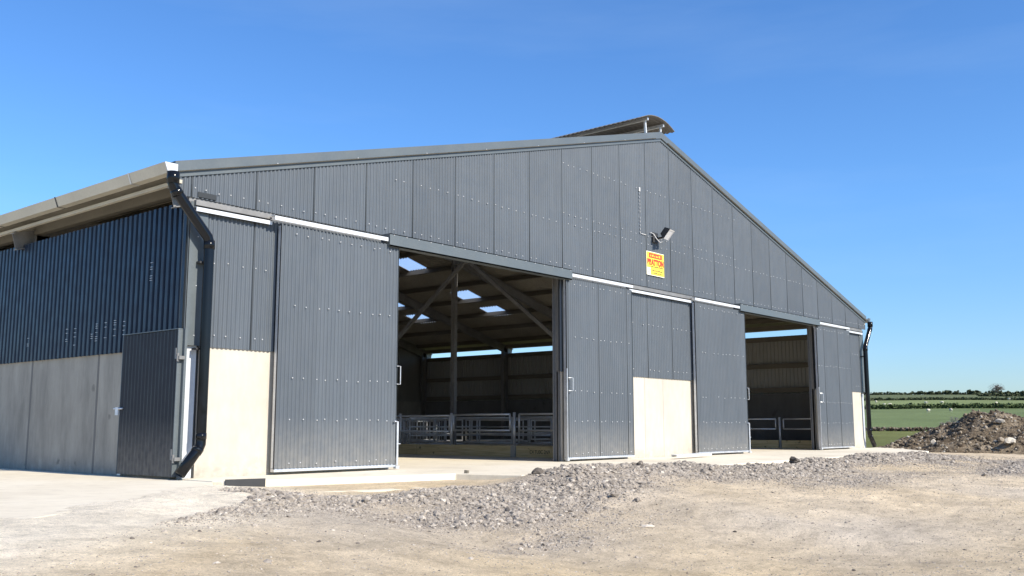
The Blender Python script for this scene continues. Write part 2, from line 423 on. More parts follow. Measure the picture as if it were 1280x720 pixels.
for dx in (-.38,.38):
    g = MB(); g.box(XM+dx-.03,XM+dx+.03,.08,D,ZR+.43,ZR+.50); g.build('canopy_rail', M['galv'], canopy)
    y = .18
    while y < D:
        g = MB(); g.beam((XM+dx*.85,y,ZR-.12),(XM+dx,y,ZR+.47),.05,.05); g.build('canopy_post', M['galv_white'], canopy); y += 2.75

# gutters and downpipes
for sg in (-1,1):
    xe = XM+sg*13.72; g = MB()
    def G(dx, z): return (xe+sg*dx, z)
    prof = [(0.0,4.50),(.02,4.455),(.15,4.455),(.21,4.61)]
    prof2 = [(.195,4.61),(.14,4.467),(.03,4.467),(.012,4.50)]
    pts = prof+prof2; vs = [(G(a,b)[0],y,b) for y in (-.13,D+.1) for a,b in pts]; n = len(pts)
    g.add(vs,[(i,(i+1)%n,n+(i+1)%n,n+i) for i in range(n)])
    gut = g.build('gutter', M['gutter'], barn)
    g = MB(); g.add([(G(a,b)[0],y,b) for y in (-.15,-.131) for a,b in prof+[(.0,4.61)]],[(0,1,2,3,4),(9,8,7,6,5),(0,5,6,1),(1,6,7,2),(2,7,8,3),(3,8,9,4),(4,9,5,0)])
    g.build('gutter_end_cap', M['galv_white'] if sg < 0 else M['flash'], gut)
    y = .9
    while y < D:      # joint straps
        g = MB(); g.add([(G(a,b)[0],yy,b) for yy in (y,y+.035) for a,b in [(.02,4.449),(.155,4.449),(.217,4.615)]],[(0,1,4,3),(1,2,5,4)]); g.build('gutter_strap', M['black_dusty'] if y > 1 else M['galv'], gut); y += 2.45
    g = MB(); g.box(*sorted((xe-sg*.14,xe-sg*.08)),-.05,D,4.36,4.415); g.build('eaves_purlin', M['gutter'], barn)
    # downpipe
    px = .235 if sg < 0 else W-.235; o_ = sg
    xo = xe+sg*.08
    pts = [(xo,-.17,4.46),(xo,-.17,4.30),(xo-sg*.02,-.17,4.24),(px+sg*.03,-.19,3.58),(px,-.19,3.50),(px,-.19,3.4),(px,-.19,.56),(px,-.19,.50),(px+sg*.03,-.195,.44),(px+sg*.33,-.22,.07)]
    g = MB(); g.tube(pts, .078, 16); dp = g.build('downpipe', M['black'], barn, True)
    for (a,b,r) in (((xo,-.17,4.475),(xo,-.17,4.30),.092),((px,-.19,3.53),(px,-.19,3.40),.084),((px,-.19,.66),(px,-.19,.57),.084)):
        h = MB(); h.tube([a,b], r, 16); h.build('pipe_collar', M['black'], dp, True)
    d1 = Vector(pts[2]); d2 = Vector(pts[3]); u = (d2-d1).normalized()
    h = MB(); h.tube([d1+u*.02,d1+u*.12], .084, 16); h.build('pipe_collar', M['black'], dp, True)
    d1 = Vector(pts[8]); d2 = Vector(pts[9]); u = (d2-d1).normalized()
    h = MB(); h.tube([d1,d1+u*.08], .084, 16); h.build('pipe_collar', M['black'], dp, True)
    for z in (3.2,1.9): 
        h = MB(); h.box(px-.11,px+.11,-.13,-.02,z-.015,z+.015); h.build('pipe_bracket', M['black_dusty'], dp)

# frames
def frame(y, inner):
    for sg in (-1,1):
        x = XM-sg*13.1
        g = MB(); g.hsec((x,y,0),(x,y,4.35),.16,.3,(1,0,0)); g.build('column', M['steel'], barn)
        e = XM-sg*13.62
        g = MB(); g.hsec((e,y,roofz(e)-.36),(XM,y,roofz(XM)-.36),.15,.32); g.build('rafter', M['steel'], barn)
        if inner and sg > 0:
            x = XM-sg*1.75
            g = MB(); g.hsec((x,y,0),(x,y,roofz(x)-.5),.11,.14,(0,1,0)); g.build('column', M['steel'], barn)
for k, y in enumerate(FR): frame(y, k == 1)
# gable posts beside the openings
for x in (4.2,9.12,17.68,22.6):
    g = MB(); s_ = 1 if x in (9.12,22.6) else -1
    g.hsec((x+s_*.085,.14,0),(x+s_*.085,.14,roofz(x)-.5),.14,.16,(0,1,0)); g.build('gable_post', M['steel'], barn)
g = MB(); g.hsec((11.5,.17,0),(11.5,.17,roofz(11.5)-.5),.15,.2,(0,1,0)); g.build('gable_post', M['steel'], barn)
# purlins
for sg in (-1,1):
    for k in range(9):
        x = XM+sg*(.55+k*1.52); g = MB(); z = roofz(x)-.105
        g.beam((x,.05,z),(x,D-.05,z),.07,.17,(-sg*-SL,0,1)); g.build('purlin', M['purlin'], barn)
# knee braces
for a, b in (((11.45,.35,1.75),(11.45,4.95,5.25)),((11.45,5.05,5.25),(11.45,10.9,.9))):
    g = MB(); g.beam(a,b,.09,.09); g.build('brace', M['steel'], barn)
g = MB(); g.beam((11.65,5.65,5.3),(11.65,.2,5.3),.12,.16); g.build('tie_beam', M['steel'], barn)
for sg in (1,):
    g = MB(); g.beam((26.6,.2,4.43),(26.6,D-.1,4.43),.12,.16); g.build('eaves_beam', M['purlin'], barn)
g = MB(); g.beam((.2,.2,4.43),(.2,D-.1,4.43),.12,.16); g.build('eaves_beam', M['purlin'], barn)

# door headers and tracks
for a, b in ((3.85,9.28),(17.17,22.62)):
    g = MB(); g.box(a,b,-.235,-.05,3.96,3.985); g.box(a,b,-.235,-.222,3.96,4.19); g.box(a,b,-.235,-.03,4.175,4.19)
    g.box(a+.002,a+.03,-.22,-.05,3.98,4.18)
    g.cur = 1
    x = a+.1
    while x < b: screw(g, x, -.235, 4.165, .010); x += .31
    g.build('door_header', [M['flash'],M['screw']], barn)
def track(a, b, y0, z0, z1, m='galv_white'):
    g = MB(); g.box(a,b,y0,y0+.012,z0,z1); g.box(a,b,y0,y0+.11,z1-.012,z1); g.build('door_track', M[m], barn)
for a, b in ((1.38,3.82),(9.30,11.72),(14.66,17.15),(22.65,25.12)): track(a,b,-.225,4.04,4.12)
for a, b in ((.05,1.42),(11.75,14.72),(25.15,26.62)):
    track(a,b,-.10,3.975,4.05)
    g = MB(); g.box(a,b,-.085,-.02,4.07,4.15); g.build('door_track', M['steel'], barn)
# raised dark block standing in for the shaded slot above the left track
g = MB(); g.box(.10,.42,-.040,-.032,4.21,4.29); g.build('gap_shade_block', M['lap'], barn)

# sliding doors
def sliding(a, b, side):
    # side=+1: the leading edge is at b, -1: at a
    root = empty('sliding_door', (0,0,0), 0, barn)
    g = MB(); corr(g, a, b, .10, 4.0, -.165, seams=(side < 0 or a > 20)); rows(g, a, b, [.17,.86,1.52,2.70,3.88], -.165)
    g.build('door_cladding', CL, root, True)
    g = MB(); g.box(a-.01,b+.01,-.15,-.09,.045,.095); g.box(a-.01,b+.01,-.185,-.15,.045,.085)
    for x in (a+.02,(a+b)/2,b-.02): g.box(x-.03,x+.03,-.148,-.09,.1,3.98)
    for z in (1.5,2.7,3.95): g.box(a+.05,b-.05,-.145,-.095,z-.03,z+.03)
    g.build('door_frame', M['galv'], root, bevel=.003)
    for xa in (a-.008,b+.004):
        g = MB(); g.box(xa,xa+.005,-.178,-.09,.05,3.99); g.build('edge_trim', M['black_dusty'] if xa < a else M['flash'], root)  # black left strip paints in the shadow line along the door edge
    e = b if side > 0 else a; s_ = side
    g = MB(); g.tube([(e-.02,-.20,1.82),(e-.02+s_*.09,-.20,1.82),(e-.02+s_*.09,-.20,1.50),(e-.02,-.20,1.50)] if s_>0 else
                     [(e+.02,-.20,1.80),(e+.10,-.26,1.80),(e+.10,-.26,1.52),(e+.02,-.20,1.52)], .009, 8); g.build('handle', M['galv'], root)
    if s_ > 0:
        g = MB(); g.tube([(e-.06,-.2,.84),(e+.02,-.2,.84),(e+.02,-.2,.08)], .02, 8); g.tube([(e+.0,-.2,.45),(e+.09,-.2,.45)], .01, 6); g.box(e-.03,e+.05,-.23,-.16,.02,.07); g.build('drop_bolt', M['galv'], root)
    else:
        g = MB(); g.box(e-.05,e+.03,-.21,-.15,.02,.06); g.box(e-.03,e-.012,-.2,-.16,.05,2.0); g.build('drop_bolt', M['galv'], root)
sliding(1.56,4.12,1); sliding(9.14,11.72,-1); sliding(14.72,17.5,1); sliding(22.46,25.2,-1)

# side personnel door with its post
sd = empty('side_door', (0,0,0), 0, barn)
g = MB(); per = PER; n = int(1.56/(PER/8)); vs = []
for i in range(n+1):
    y = -.02+1.58*i/n; xx = -.10+.010*math.cos(2*math.pi*y/.1); vs += [(xx,y,.03),(xx,y,2.17)]
g.add(vs,[(2*i+2,2*i,2*i+1,2*i+3) for i in range(n)]); g.box(-.085,-.05,-.01,1.55,.04,2.16)
g.build('door_cladding', M['door_dark'], sd, True)
g = MB(); g.box(-.115,-.04,-.035,-.022,.03,2.175); g.build('edge_trim', M['flash'], sd)
g = MB(); g.box(-.115,-.04,1.562,1.575,.03,2.175); g.build('edge_trim', M['flash'], sd)
g = MB(); g.box(-.118,-.045,-.035,1.575,2.178,2.190); g.build('edge_trim', M['flash'], sd)
g = MB(); g.box(-.04,.0,-.095,-.035,0,2.19); g.build('door_post', M['flash'], sd)
for z in (1.80,.33):
    g = MB(); g.box(-.124,-.118,-.02,.02,z-.06,z+.10); g.box(-.124,-.03,-.106,-.02,z-.07,z-.02); g.tube([(-.12,-.06,z-.1),(-.12,-.06,z+.02)],.018,8); g.build('hinge', M['steel'], sd)
g = MB(); g.box(-.14,-.10,1.57,1.66,.93,1.05); g.tube([(-.13,1.45,1.03),(-.13,1.72,1.03)],.012,8); g.build('latch', M['galv'], sd)
g = MB(); g.box(-.03,-.003,1.6,1.70,0,HC-.02); g.build('door_jamb', M['galv'], sd)

# ------------------------------------------------------------ floodlight and sign on the gable
fl = empty('floodlight', (13.02,-.03,5.47)); tag(fl, 'silver floodlight with white cable bracketed high on the gable above the sign', 'floodlight')
g = MB(); g.box(-.12,.12,-.05,.0,-.12,.14); g.build('junction_box', M['black_dusty'], fl, bevel=.01)
g = MB(); g.tube([(0,-.04,-.02),(.02,-.22,.0),(.08,-.27,.06)],.025,8); g.build('bracket', M['black'], fl)
g = MB()
ax = Vector((.12,-.76,-.62)).normalized(); r_ = Vector((.97,.16,.0)).normalized(); u_ = r_.cross(ax).normalized()
c0 = Vector((.10,-.33,.10))
def quad(c, w, h): return [c+r_*sx*w+u_*sy*h for sx,sy in ((-1,-1),(1,-1),(1,1),(-1,1))]
k_ = .82
q0 = quad(c0-ax*.11,.11,.10); q1 = quad(c0,.145,.135); q2 = quad(c0+ax*.06,.155,.145)
g.add(q0+q1+q2,[(3,2,1,0)]+[(i,(i+1)%4,4+(i+1)%4,4+i) for i in range(4)]+[(4+i,4+(i+1)%4,8+(i+1)%4,8+i) for i in range(4)])
hd = g.build('lamp_housing', M['black_dusty'], fl)
g = MB(); q3 = quad(c0+ax*.055,.147,.137); g.add(q3,[(0,1,2,3)]); g.add(quad(c0+ax*.064,.153,.143)+quad(c0+ax*.064,.133,.123),[(0,1,5,4),(1,2,6,5),(2,3,7,6),(3,0,4,7)]); g.build('lens', M['lens'], hd)
g = MB(); g.tube([(-.2,-.02,.12),(-.15,-.08,.08),(-.12,-.14,-.04),(-.05,-.2,-.14),(.04,-.22,-.1),(.10,-.26,0)],.012,6)
for k in range(12):
    z = 1.16-k*.092 - (.07 if k > 6 else 0); g.beam((-.66,-.012,z),(-.66,-.012,z-.05),.011,.012)
g.beam((-.66,-.012,1.2),(-.66,-.012,1.1),.06,.016,(0,1,0)); g.beam((-.62,-.012,.03),(-.4,-.012,.03),.016,.014)
g.build('power_cable', M['cable'], fl)

def text_mesh(body, size, m, parent, loc, rot=(R(90),0,0), name='lettering', fit=None, bold=.0):
    cu = bpy.data.curves.new('txt','FONT'); cu.body = body; cu.size = size; cu.extrude = .0015; cu.offset = bold; cu.align_x = 'CENTER'; cu.align_y = 'CENTER'
    o = bpy.data.objects.new('txt', cu); C.objects.link(o); bpy.context.view_layer.update()
    me = bpy.data.meshes.new_from_object(o.evaluated_get(bpy.context.evaluated_depsgraph_get())); bpy.data.objects.remove(o)
    me.materials.clear(); me.materials.append(m); w = max(v.co.x for v in me.vertices)-min(v.co.x for v in me.vertices)
    r = bpy.data.objects.new(name, me); C.objects.link(r); r.parent = parent; r.location = loc; r.rotation_euler = rot
    if fit: r.scale = (fit/w,1,1)
    return r
sg_ = empty('sign_board', (13.01,-.05,4.50)); tag(sg_, 'yellow sign with red lettering fixed to the gable below the floodlight', 'sign')
g = MB(); g.box(-.40,.42,0,.012,.0,.60); g.build('panel', M['yellow'], sg_, bevel=.002)
g = MB(); g.box(-.40,.42,-.003,-.0005,-.0,.012); g.box(-.40,.42,-.003,-.0005,.588,.6); g.box(-.40,-.39,-.003,-.0005,.012,.588); g.build('border', M['paper'], sg_)
g = MB(); g.box(-.29,.32,-.004,-.0005,.445,.565); g.build('red_banner', M['red'], sg_)
def worn_line(x0, x1, z, h, m, seed):      # small print too fine to read: uneven strokes
    r = random.Random(seed); g = MB(); x = x0
    while x < x1:
        w_ = h*r.uniform(.25,.6); hh = h*r.choice((.6,.8,1,1)); g.box(x,x+w_,-.0065,-.0045,z,z+hh); x += w_+h*r.choice((.2,.25,.25,.7))
    g.build('small_print', m, sg_)
worn_line(-.24,.27,.475,.06,M['yellow'],1)
text_mesh('BRATTON', .2, M['red'], sg_, (.015,-.004,.33), fit=.76, bold=.012)
worn_line(-.2,.36,.215,.028,M['ink'],2)
g = MB(); g.box(-.388,-.22,-.003,-.0005,.014,.19); g.build('emblem_panel', M['paper'], sg_)
g = MB(); g.tube([(-.36,-.005,.13),(-.35,-.005,.08),(-.31,-.005,.06),(-.27,-.005,.09),(-.24,-.005,.15)],.008,6); g.box(-.32,-.28,-.006,-.003,.02,.035); g.build('emblem', M['ink'], sg_)
worn_line(-.14,.34,.12,.026,M['ink'],3); worn_line(-.08,.32,.055,.026,M['ink'],4)

print('T',round(time.time()-T0,1))
# ------------------------------------------------------------ pens inside
def gate(loc, ln, z0, z1, rails, rz, label, bars=0, m='galv', name='pen_gate', cat='gate', group=None, posts=False):
    root = empty(name, loc, rz); tag(root, label, cat, group)
    r = .026
    for xx in (0,ln):
        g = MB(); g.tube([(xx,0,z0),(xx,0,z1)],r,8); g.build('end_bar', M[m], root, True)
    for k in range(rails):
        z = z0+(z1-z0)*k/(rails-1); g = MB(); g.tube([(0,0,z),(ln,0,z)],r if k in (0,rails-1) else r*.8,8); g.build('rail', M[m], root, True)
    if bars:
        for k in range(1,bars):
            x = ln*k/bars; g = MB(); g.tube([(x,0,z0),(x,0,z1)],r*.6,6); g.build('upright_bar', M[m], root, True)
    return root
def barrier(x, segs, label, wtxt=False):
    root = empty('feed_barrier', (x,0,0)); tag(root, label, 'barrier')
    for (a,b) in segs:
        g = MB(); g.box(-.03,.03,a,b,.0,.275); kb = g.build('kickboard', M['wood'], root, bevel=.004)
    return root
fb = barrier(10.85, [(.35,2.70),(2.86,6.2),(6.24,10.6)], 'low timber kickboards with steel posts across the left doorway')
for y in (2.78,4.95,6.9,9.9):
    g = MB(); g.tube([(0,y,.26),(0,y,1.1)],.038,12); p = g.build('post', M['galv'], fb, True)
    if y < 3: g = MB(); g.box(-.06,.06,y-.075,y+.075,0,.285); g.build('post_sleeve', M['conc'], p)
text_mesh('C4 TU0C 2N9', .13, mat('stamped_ink', (.10,.07,.03), .8), fb, (-.032,1.95,.13), rot=(R(90),0,R(-90)), name='timber_stamp', fit=.62)
gate((10.85,.5,0), 2.12, .65, 1.05, 2, R(90), 'two rail galvanised gate beside the right jamb of the left doorway')
gate((10.85,2.92,0), 1.95, .65, 1.05, 2, R(90), 'two rail galvanised gate left of the capped post in the left doorway')
gate((10.85,5.02,0), 4.8, .62, 1.03, 2, R(90), 'long two rail galvanised gate reaching the left door jamb')
fb = barrier(24.1, [(.35,1.93),(2.05,6.0),(6.04,10)], 'low timber kickboards with steel posts across the right doorway')
for y in (1.99,4.6,7.3):
    g = MB(); g.tube([(0,y,0),(0,y,1.06)],.04,12); g.build('post', M['galv'], fb, True)
gate((24.1,.3,0), 1.55, .66, 1.0, 2, R(90), 'right hand two rail gate seen in the right doorway')
gate((24.1,2.14,0), 2.3, .66, 1.0, 2, R(90), 'left hand two rail gate seen in the right doorway')
G = 'galvanised pen hurdles inside the barn'
names = ['galvanised pen hurdle standing in the dark barn behind the left doorway']
proto = gate((14.2,1.0,0), 2.9, .25, .98, 4, R(90), names[0], 0, group=G)
spots = [(14.2,4.2,90),(14.2,7.4,90),(14.2,13.2,90),(11.3,7.0,0),(11.4,11.3,0),(18.2,2.0,90),(18.2,5.2,90),(18.2,8.4,90),(18.2,13.5,90),(15,5.7,0),(18.4,5.7,0),(15,11.2,0),(18.4,11.2,0),(21.8,11.2,0)]
for x,y,a in spots:
    o = copy_tree(proto); o.location = (x,y,0); o.rotation_euler = (0,0,R(a))
G2 = 'barred calf hurdles inside the barn'
proto = gate((12.2,9.0,0), 2.6, .2, .95, 2, R(0), 'close barred hurdle low in the dark left end of the doorway view', 14, group=G2)
for x,y,a in [(12.4,12.6,0),(13.1,9.1,90),(15.6,14.4,0),(19.2,16.2,0)]:
    o = copy_tree(proto); o.location = (x,y,0); o.rotation_euler = (0,0,R(a))
G3 = 'white topped pen rails inside the barn'
for i,(x,y,a,ln,l) in enumerate([(12.6,1.9,90,2.2,'white pen rail behind the right hand gate of the left doorway'),(12.9,4.6,90,2.6,'white pen rail behind the left hand gate of the left doorway'),(13.6,8.3,90,3,'white pen rail farthest left in the dark left doorway')]):
    gate((x,y,0), ln, .3, .99, 2, R(a), l, 2, 'galv_white', 'pen_rail', 'rail')

# ------------------------------------------------------------ things on the ground by the barn
g = MB(); g.box(-1.06,1.06,-.07,.07,.05,.06); g.box(-1.06,1.06,-.07,-.06,0,.06); g.box(-1.06,1.06,.06,.07,0,.06)
o = g.build('steel_channel', M['galv_white'], None, bevel=.002, loc=(13.05,-.95,.045)); o.rotation_euler = (R(4),0,R(7)); tag(o, 'length of white galvanised channel lying on the slab by the concrete wall', 'steel channel')
g = MB(); g.box(-.36,.22,-.012,.012,-.16,.012); g.box(-.36,.22,-.05,-.012,-.16,-.15)  # dark plate added in place of a hole in the kerb face
o = g.build('kerb_hole_plate', M['black_dusty'], None, loc=(.44,-1.165,.012)); o.rotation_euler = (0,0,R(-13.6)); tag(o, 'dark plate standing in for a hole in the kerb left of the gravel', 'plate')
g = MB(); g.box(-.03,.03,-.03,.03,-.25,.07); o = g.build('timber_peg', M['purlin'], None, loc=(3.95,-2.05,-.02)); o.rotation_euler = (.1,.05,.3); tag(o, 'small timber peg at the right end of the raised kerb', 'peg')

print('T',round(time.time()-T0,1))
# ------------------------------------------------------------ ground
EX = [-60,-14,-4.4,-1.3,0.15,3.8,4.15,9,13,18,23.5,30,60]; EY = [-30,-10.5,-4.9,-2.6,-1.05,-1.95,-2.9,-3.5,-3.3,-3.1,-2.9,-2.2,-2]
CAM = np.array([-7.8328,-13.0666,.7619])
def sm(t): t = np.clip(t,0,1); return t*t*(3-2*t)
NTAB = {}
def vnoise(x, y, s, seed=0):     # smooth value noise
    if seed not in NTAB: NTAB[seed] = np.random.default_rng(seed).random((256,256))
    r = NTAB[seed]; X = x/s+1000.3; Y = y/s+1000.7
    i, j = np.floor(X).astype(int), np.floor(Y).astype(int); u, v = sm(X-i), sm(Y-j)
    f = lambda a,b: r[a%256,b%256]
    return (f(i,j)*(1-u)+f(i+1,j)*u)*(1-v)+(f(i,j+1)*(1-u)+f(i+1,j+1)*u)*v
def fbm(x, y, s, o=4, seed=0):
    t = 0; a = 1; n = 0
    for k in range(o): t = t+a*vnoise(x,y,s/2**k,seed+k); n += a; a *= .55
    return t/n
BL = [(1.6,-3.4,1.4,.42,.07),(5.0,-3.6,1.2,.75,.17),(6.8,-3.95,1.4,.7,.17),(8.6,-4.5,1.6,.6,.12),(3.2,-4.5,1.5,.7,.07),(12.6,-4.2,1.2,.5,.13),(15.6,-4.3,1.6,.7,.17),(19.0,-4.2,2.4,.8,.10),(1.2,-5.0,1.1,.5,.02),(-.6,-3.2,1.0,.5,.03),(10.4,-4.8,1.6,.6,.06),(18,-7.4,3.0,.5,.08)]
GR = [(-1.0,-3.7,1.7,1.0,.62),(-2.7,-4.4,1.2,.8,.55),(-.2,-2.2,.9,.6,.5),(.4,-6.3,1.2,.4,.5),(2.8,-6.0,1.8,.5,.45),(11.6,-6.2,2.6,.6,.45),(20,-6.5,4,1.2,.6),(9,-6,1.6,.8,.35)]
def ell(x,y,b): return np.exp(-((x-b[0])/b[2])**2-((y-b[1])/b[3])**2)
def gmask(x,y):
    m = 0
    for b in BL: m = m+ell(x,y,(b[0],b[1],b[2]*1.1,b[3]*1.1))*1.25
    for b in GR: m = m+ell(x,y,b)*b[4]
    m = m*(.35+1.3*fbm(x,y,.8,4,40))+.3*(fbm(x,y,1.6,4,44)-.5)
    return np.clip(m,0,1)
RZ = [(0,0),(36,-.22),(50,-.1),(84,.45),(130,1.95),(180,3.75),(225,5.5),(262,7.1),(330,9.9),(400,12.6),(460,13.4),(700,10),(3500,2)]
def gz(x, y):
    x = np.asarray(x,float); y = np.asarray(y,float)
    s = (np.interp(x,EX,EY)-y)*.87
    left = sm((1.0-x)/2.0)
    z0 = -.10+.075*left
    near = np.where(s > 0, z0-(.70+z0)*sm(s/(6.6+5*sm((x-4)/16)))*(1-.35*sm((x-14)/16)), z0)
    for b in BL: near = near + b[4]*ell(x,y,b)*(.65+.7*fbm(x,y,.7,3,5))*1.15
    near = near+np.where(s>0,(fbm(x,y,2.2,4,9)-.5)*.10+(fbm(x,y,.45,2,19)-.5)*.035+(fbm(x,y,.16,2,20)-.5)*.020,0)*sm(s/1.0)
    vr = x*math.cos(R(139))-y*math.sin(R(139)); ur = x*math.sin(R(139))+y*math.cos(R(139)); wob = .25*np.sin(ur*.35)-1.2*(fbm(ur,ur*0,6,2,65)-.5)
    for off in (7.4,9.0,10.7): q = (vr+off+wob)/.17; near = near+np.where(s>1.2,(-.024*np.exp(-q**2)+.012*np.exp(-(np.abs(q)-1.7)**2/.3))*(.4+1.2*fbm(x,y,1.1,2,81)),0)
    near = near + left*np.exp(-((s+.1)/.45)**2)*(fbm(x,y,.7,4,33)*.075-.018)
    near = near + gmask(x,y)*(fbm(x,y,.22,3,77)-.5)*.055*sm(s*2+.8)
    r = np.hypot(x-CAM[0],y-CAM[1]); far = np.interp(r,[a for a,_ in RZ],[b for _,b in RZ])
    az = np.degrees(np.arctan2(x-CAM[0],y-CAM[1])); 
    far = far*(1-.06*sm((az-72)/8)) + (fbm(x,y,60,3,3)-.5)*sm((r-60)/200)*.7
    w = sm((r-34)/16); return near*(1-w)+(far-.1)*w
def axis(a, b, c, d, f, far=3200):
    v = list(np.arange(a,b,f)); st = f; p = a; L = []
    while p > c-0: st *= 1.12; p -= st; L.append(p)
    while p > -far: st *= 1.25; p -= st; L.append(p)
    L = L[::-1]; st = f; p = b; Rr = [b]
    while p < d: st = min(st*1.06,3.2); p += st; Rr.append(p)
    while p < far: st *= 1.25; p += st; Rr.append(p)
    return np.array(L+v+Rr)
xs = axis(-7,17,-30,440,.06); ys = axis(-11,-1.0,-30,430,.06)
X, Y = np.meshgrid(xs,ys,indexing='ij'); Z = gz(X,Y)
nx, ny = X.shape; print('terrain',nx,ny)
V = np.stack([X,Y,Z],-1).reshape(-1,3)
idx = np.arange(nx*ny).reshape(nx,ny); F = np.stack([idx[:-1,:-1],idx[1:,:-1],idx[1:,1:],idx[:-1,1:]],-1).reshape(-1,4)
def np_mesh(name, V, F, mats, smooth=True):
    me = bpy.data.meshes.new(name); n = F.shape[1]
    me.vertices.add(len(V)); me.vertices.foreach_set('co', V.astype(np.float32).ravel())
    me.loops.add(F.size); me.loops.foreach_set('vertex_index', F.astype(np.int32).ravel())
    me.polygons.add(len(F)); me.polygons.foreach_set('loop_start', np.arange(0,F.size,n,dtype=np.int32)); me.polygons.foreach_set('loop_total', np.full(len(F),n,dtype=np.int32))
    me.polygons.foreach_set('use_smooth', np.full(len(F),smooth)); me.update(calc_edges=True)
    for m in mats: me.materials.append(m)
    return me
me = np_mesh('ground', V, F, [M['ground']])
x, y = V[:,0], V[:,1]; r = np.hypot(x-CAM[0],y-CAM[1])
gm = gmask(x,y)[:,None]
dirt = np.array([.60,.49,.345])[None]*(.93+.18*fbm(x,y,1.4,4,60))[:,None]
rot = R(139); uu = x*math.sin(rot)+y*math.cos(rot); vv = x*math.cos(rot)-y*math.sin(rot)
dirt = dirt*(.84+.32*fbm(uu/3.5,vv,.35,5,64))[:,None]
rut = (np.exp(-((vv+9.0+.25*np.sin(uu*.35)-1.6*(fbm(uu,uu*0,6,2,65)-.5))/.16)**2)+np.exp(-((vv+10.7+.25*np.sin(uu*.35)-1.6*(fbm(uu,uu*0,6,2,65)-.5))/.16)**2))
dirt = dirt*(1-.10*rut*fbm(x,y,.8,3,66))[:,None]
dirt = dirt*(.92+.16*fbm(x,y,.8,4,63))[:,None]
dirt = dirt*(1+np.array([.02,.0,-.05])[None]*(fbm(x,y,3,3,61)-.5)[:,None]*6)
grav = np.array([.41,.355,.295])[None]*(.9+.2*fbm(x,y,.6,3,62))[:,None]
dust = np.array([.86,.76,.60])[None]
s = (np.interp(x,EX,EY)-y)*.87
dl = (np.clip(1.5-np.abs(s)/1.3,0,1)*sm((1.5-x)/2))[:,None]
col = dirt*(1-gm)+grav*gm; col = col*(1-dl)+dust*dl
greens = [(0,(.13,.14,.045)),(84,(.145,.155,.05)),(86,(.145,.185,.075)),(178,(.14,.175,.075)),(182,(.18,.22,.085)),(260,(.19,.225,.095)),(264,(.125,.145,.07)),(3500,(.10,.12,.07))]
gc = np.stack([np.interp(r,[a for a,_ in greens],[c[k] for _,c in greens]) for k in range(3)],-1)
gc = gc*(.8+.4*fbm(x,y,9,4,70))[:,None]
edge = 33.5+3*(fbm(x,y,4,3,71)-.5)
w = sm((r-edge-3-6*sm((-y-1)/3))/2.5)[:,None]*sm((x+10)/1)[:,None]
w = np.maximum(w, sm((r-60)/20)[:,None])
col = col*(1-w)+gc*w
ca = me.color_attributes.new('tint','FLOAT_COLOR','POINT'); ca.data.foreach_set('color', np.concatenate([col,np.ones((len(col),1))],1).astype(np.float32).ravel())
o = bpy.data.objects.new('ground', me); C.objects.link(o); tag(o, kind='structure')

def prism(name, pts, z0, z1, m, bevel=0):
    n = len(pts); g = MB(); g.add([(a,b,z0) for a,b in pts]+[(a,b,z1) for a,b in pts],[tuple(range(n))[::-1],tuple(range(n,2*n))]+[(i,(i+1)%n,n+(i+1)%n,n+i) for i in range(n)])
    return tag(g.build(name, m, None, bevel=bevel), kind='structure')
prism('barn_floor', [(.1,0.0),(W-.1,0.0),(W-.1,D-.05),(.1,D-.05)], -.3, -.004, M['slab'])
prism('concrete_apron', [(.08,-1.05),(3.8,-1.95),(4.1,-3.1),(9,-3.5),(13,-3.3),(23.6,-3.1),(24.6,-2.4),(28.2,-.2),(28.2,.0),(.0,.0),(0,-.9)], -.35, 0, M['slab'], .015)
prism('concrete_footing', [(.75,-1.27),(3.85,-2.0),(4.3,-2.9),(2.2,-2.75),(.6,-2.1)], -.4, -.135, M['slab'])
prism('yard_concrete', [(-60,-31),(-14,-10.3),(-4.4,-4.75),(-1.3,-2.45),(-.02,-.95),(-.02,40),(-60,40)], -.3, -.012, M['slab'])

print('T',round(time.time()-T0,1))
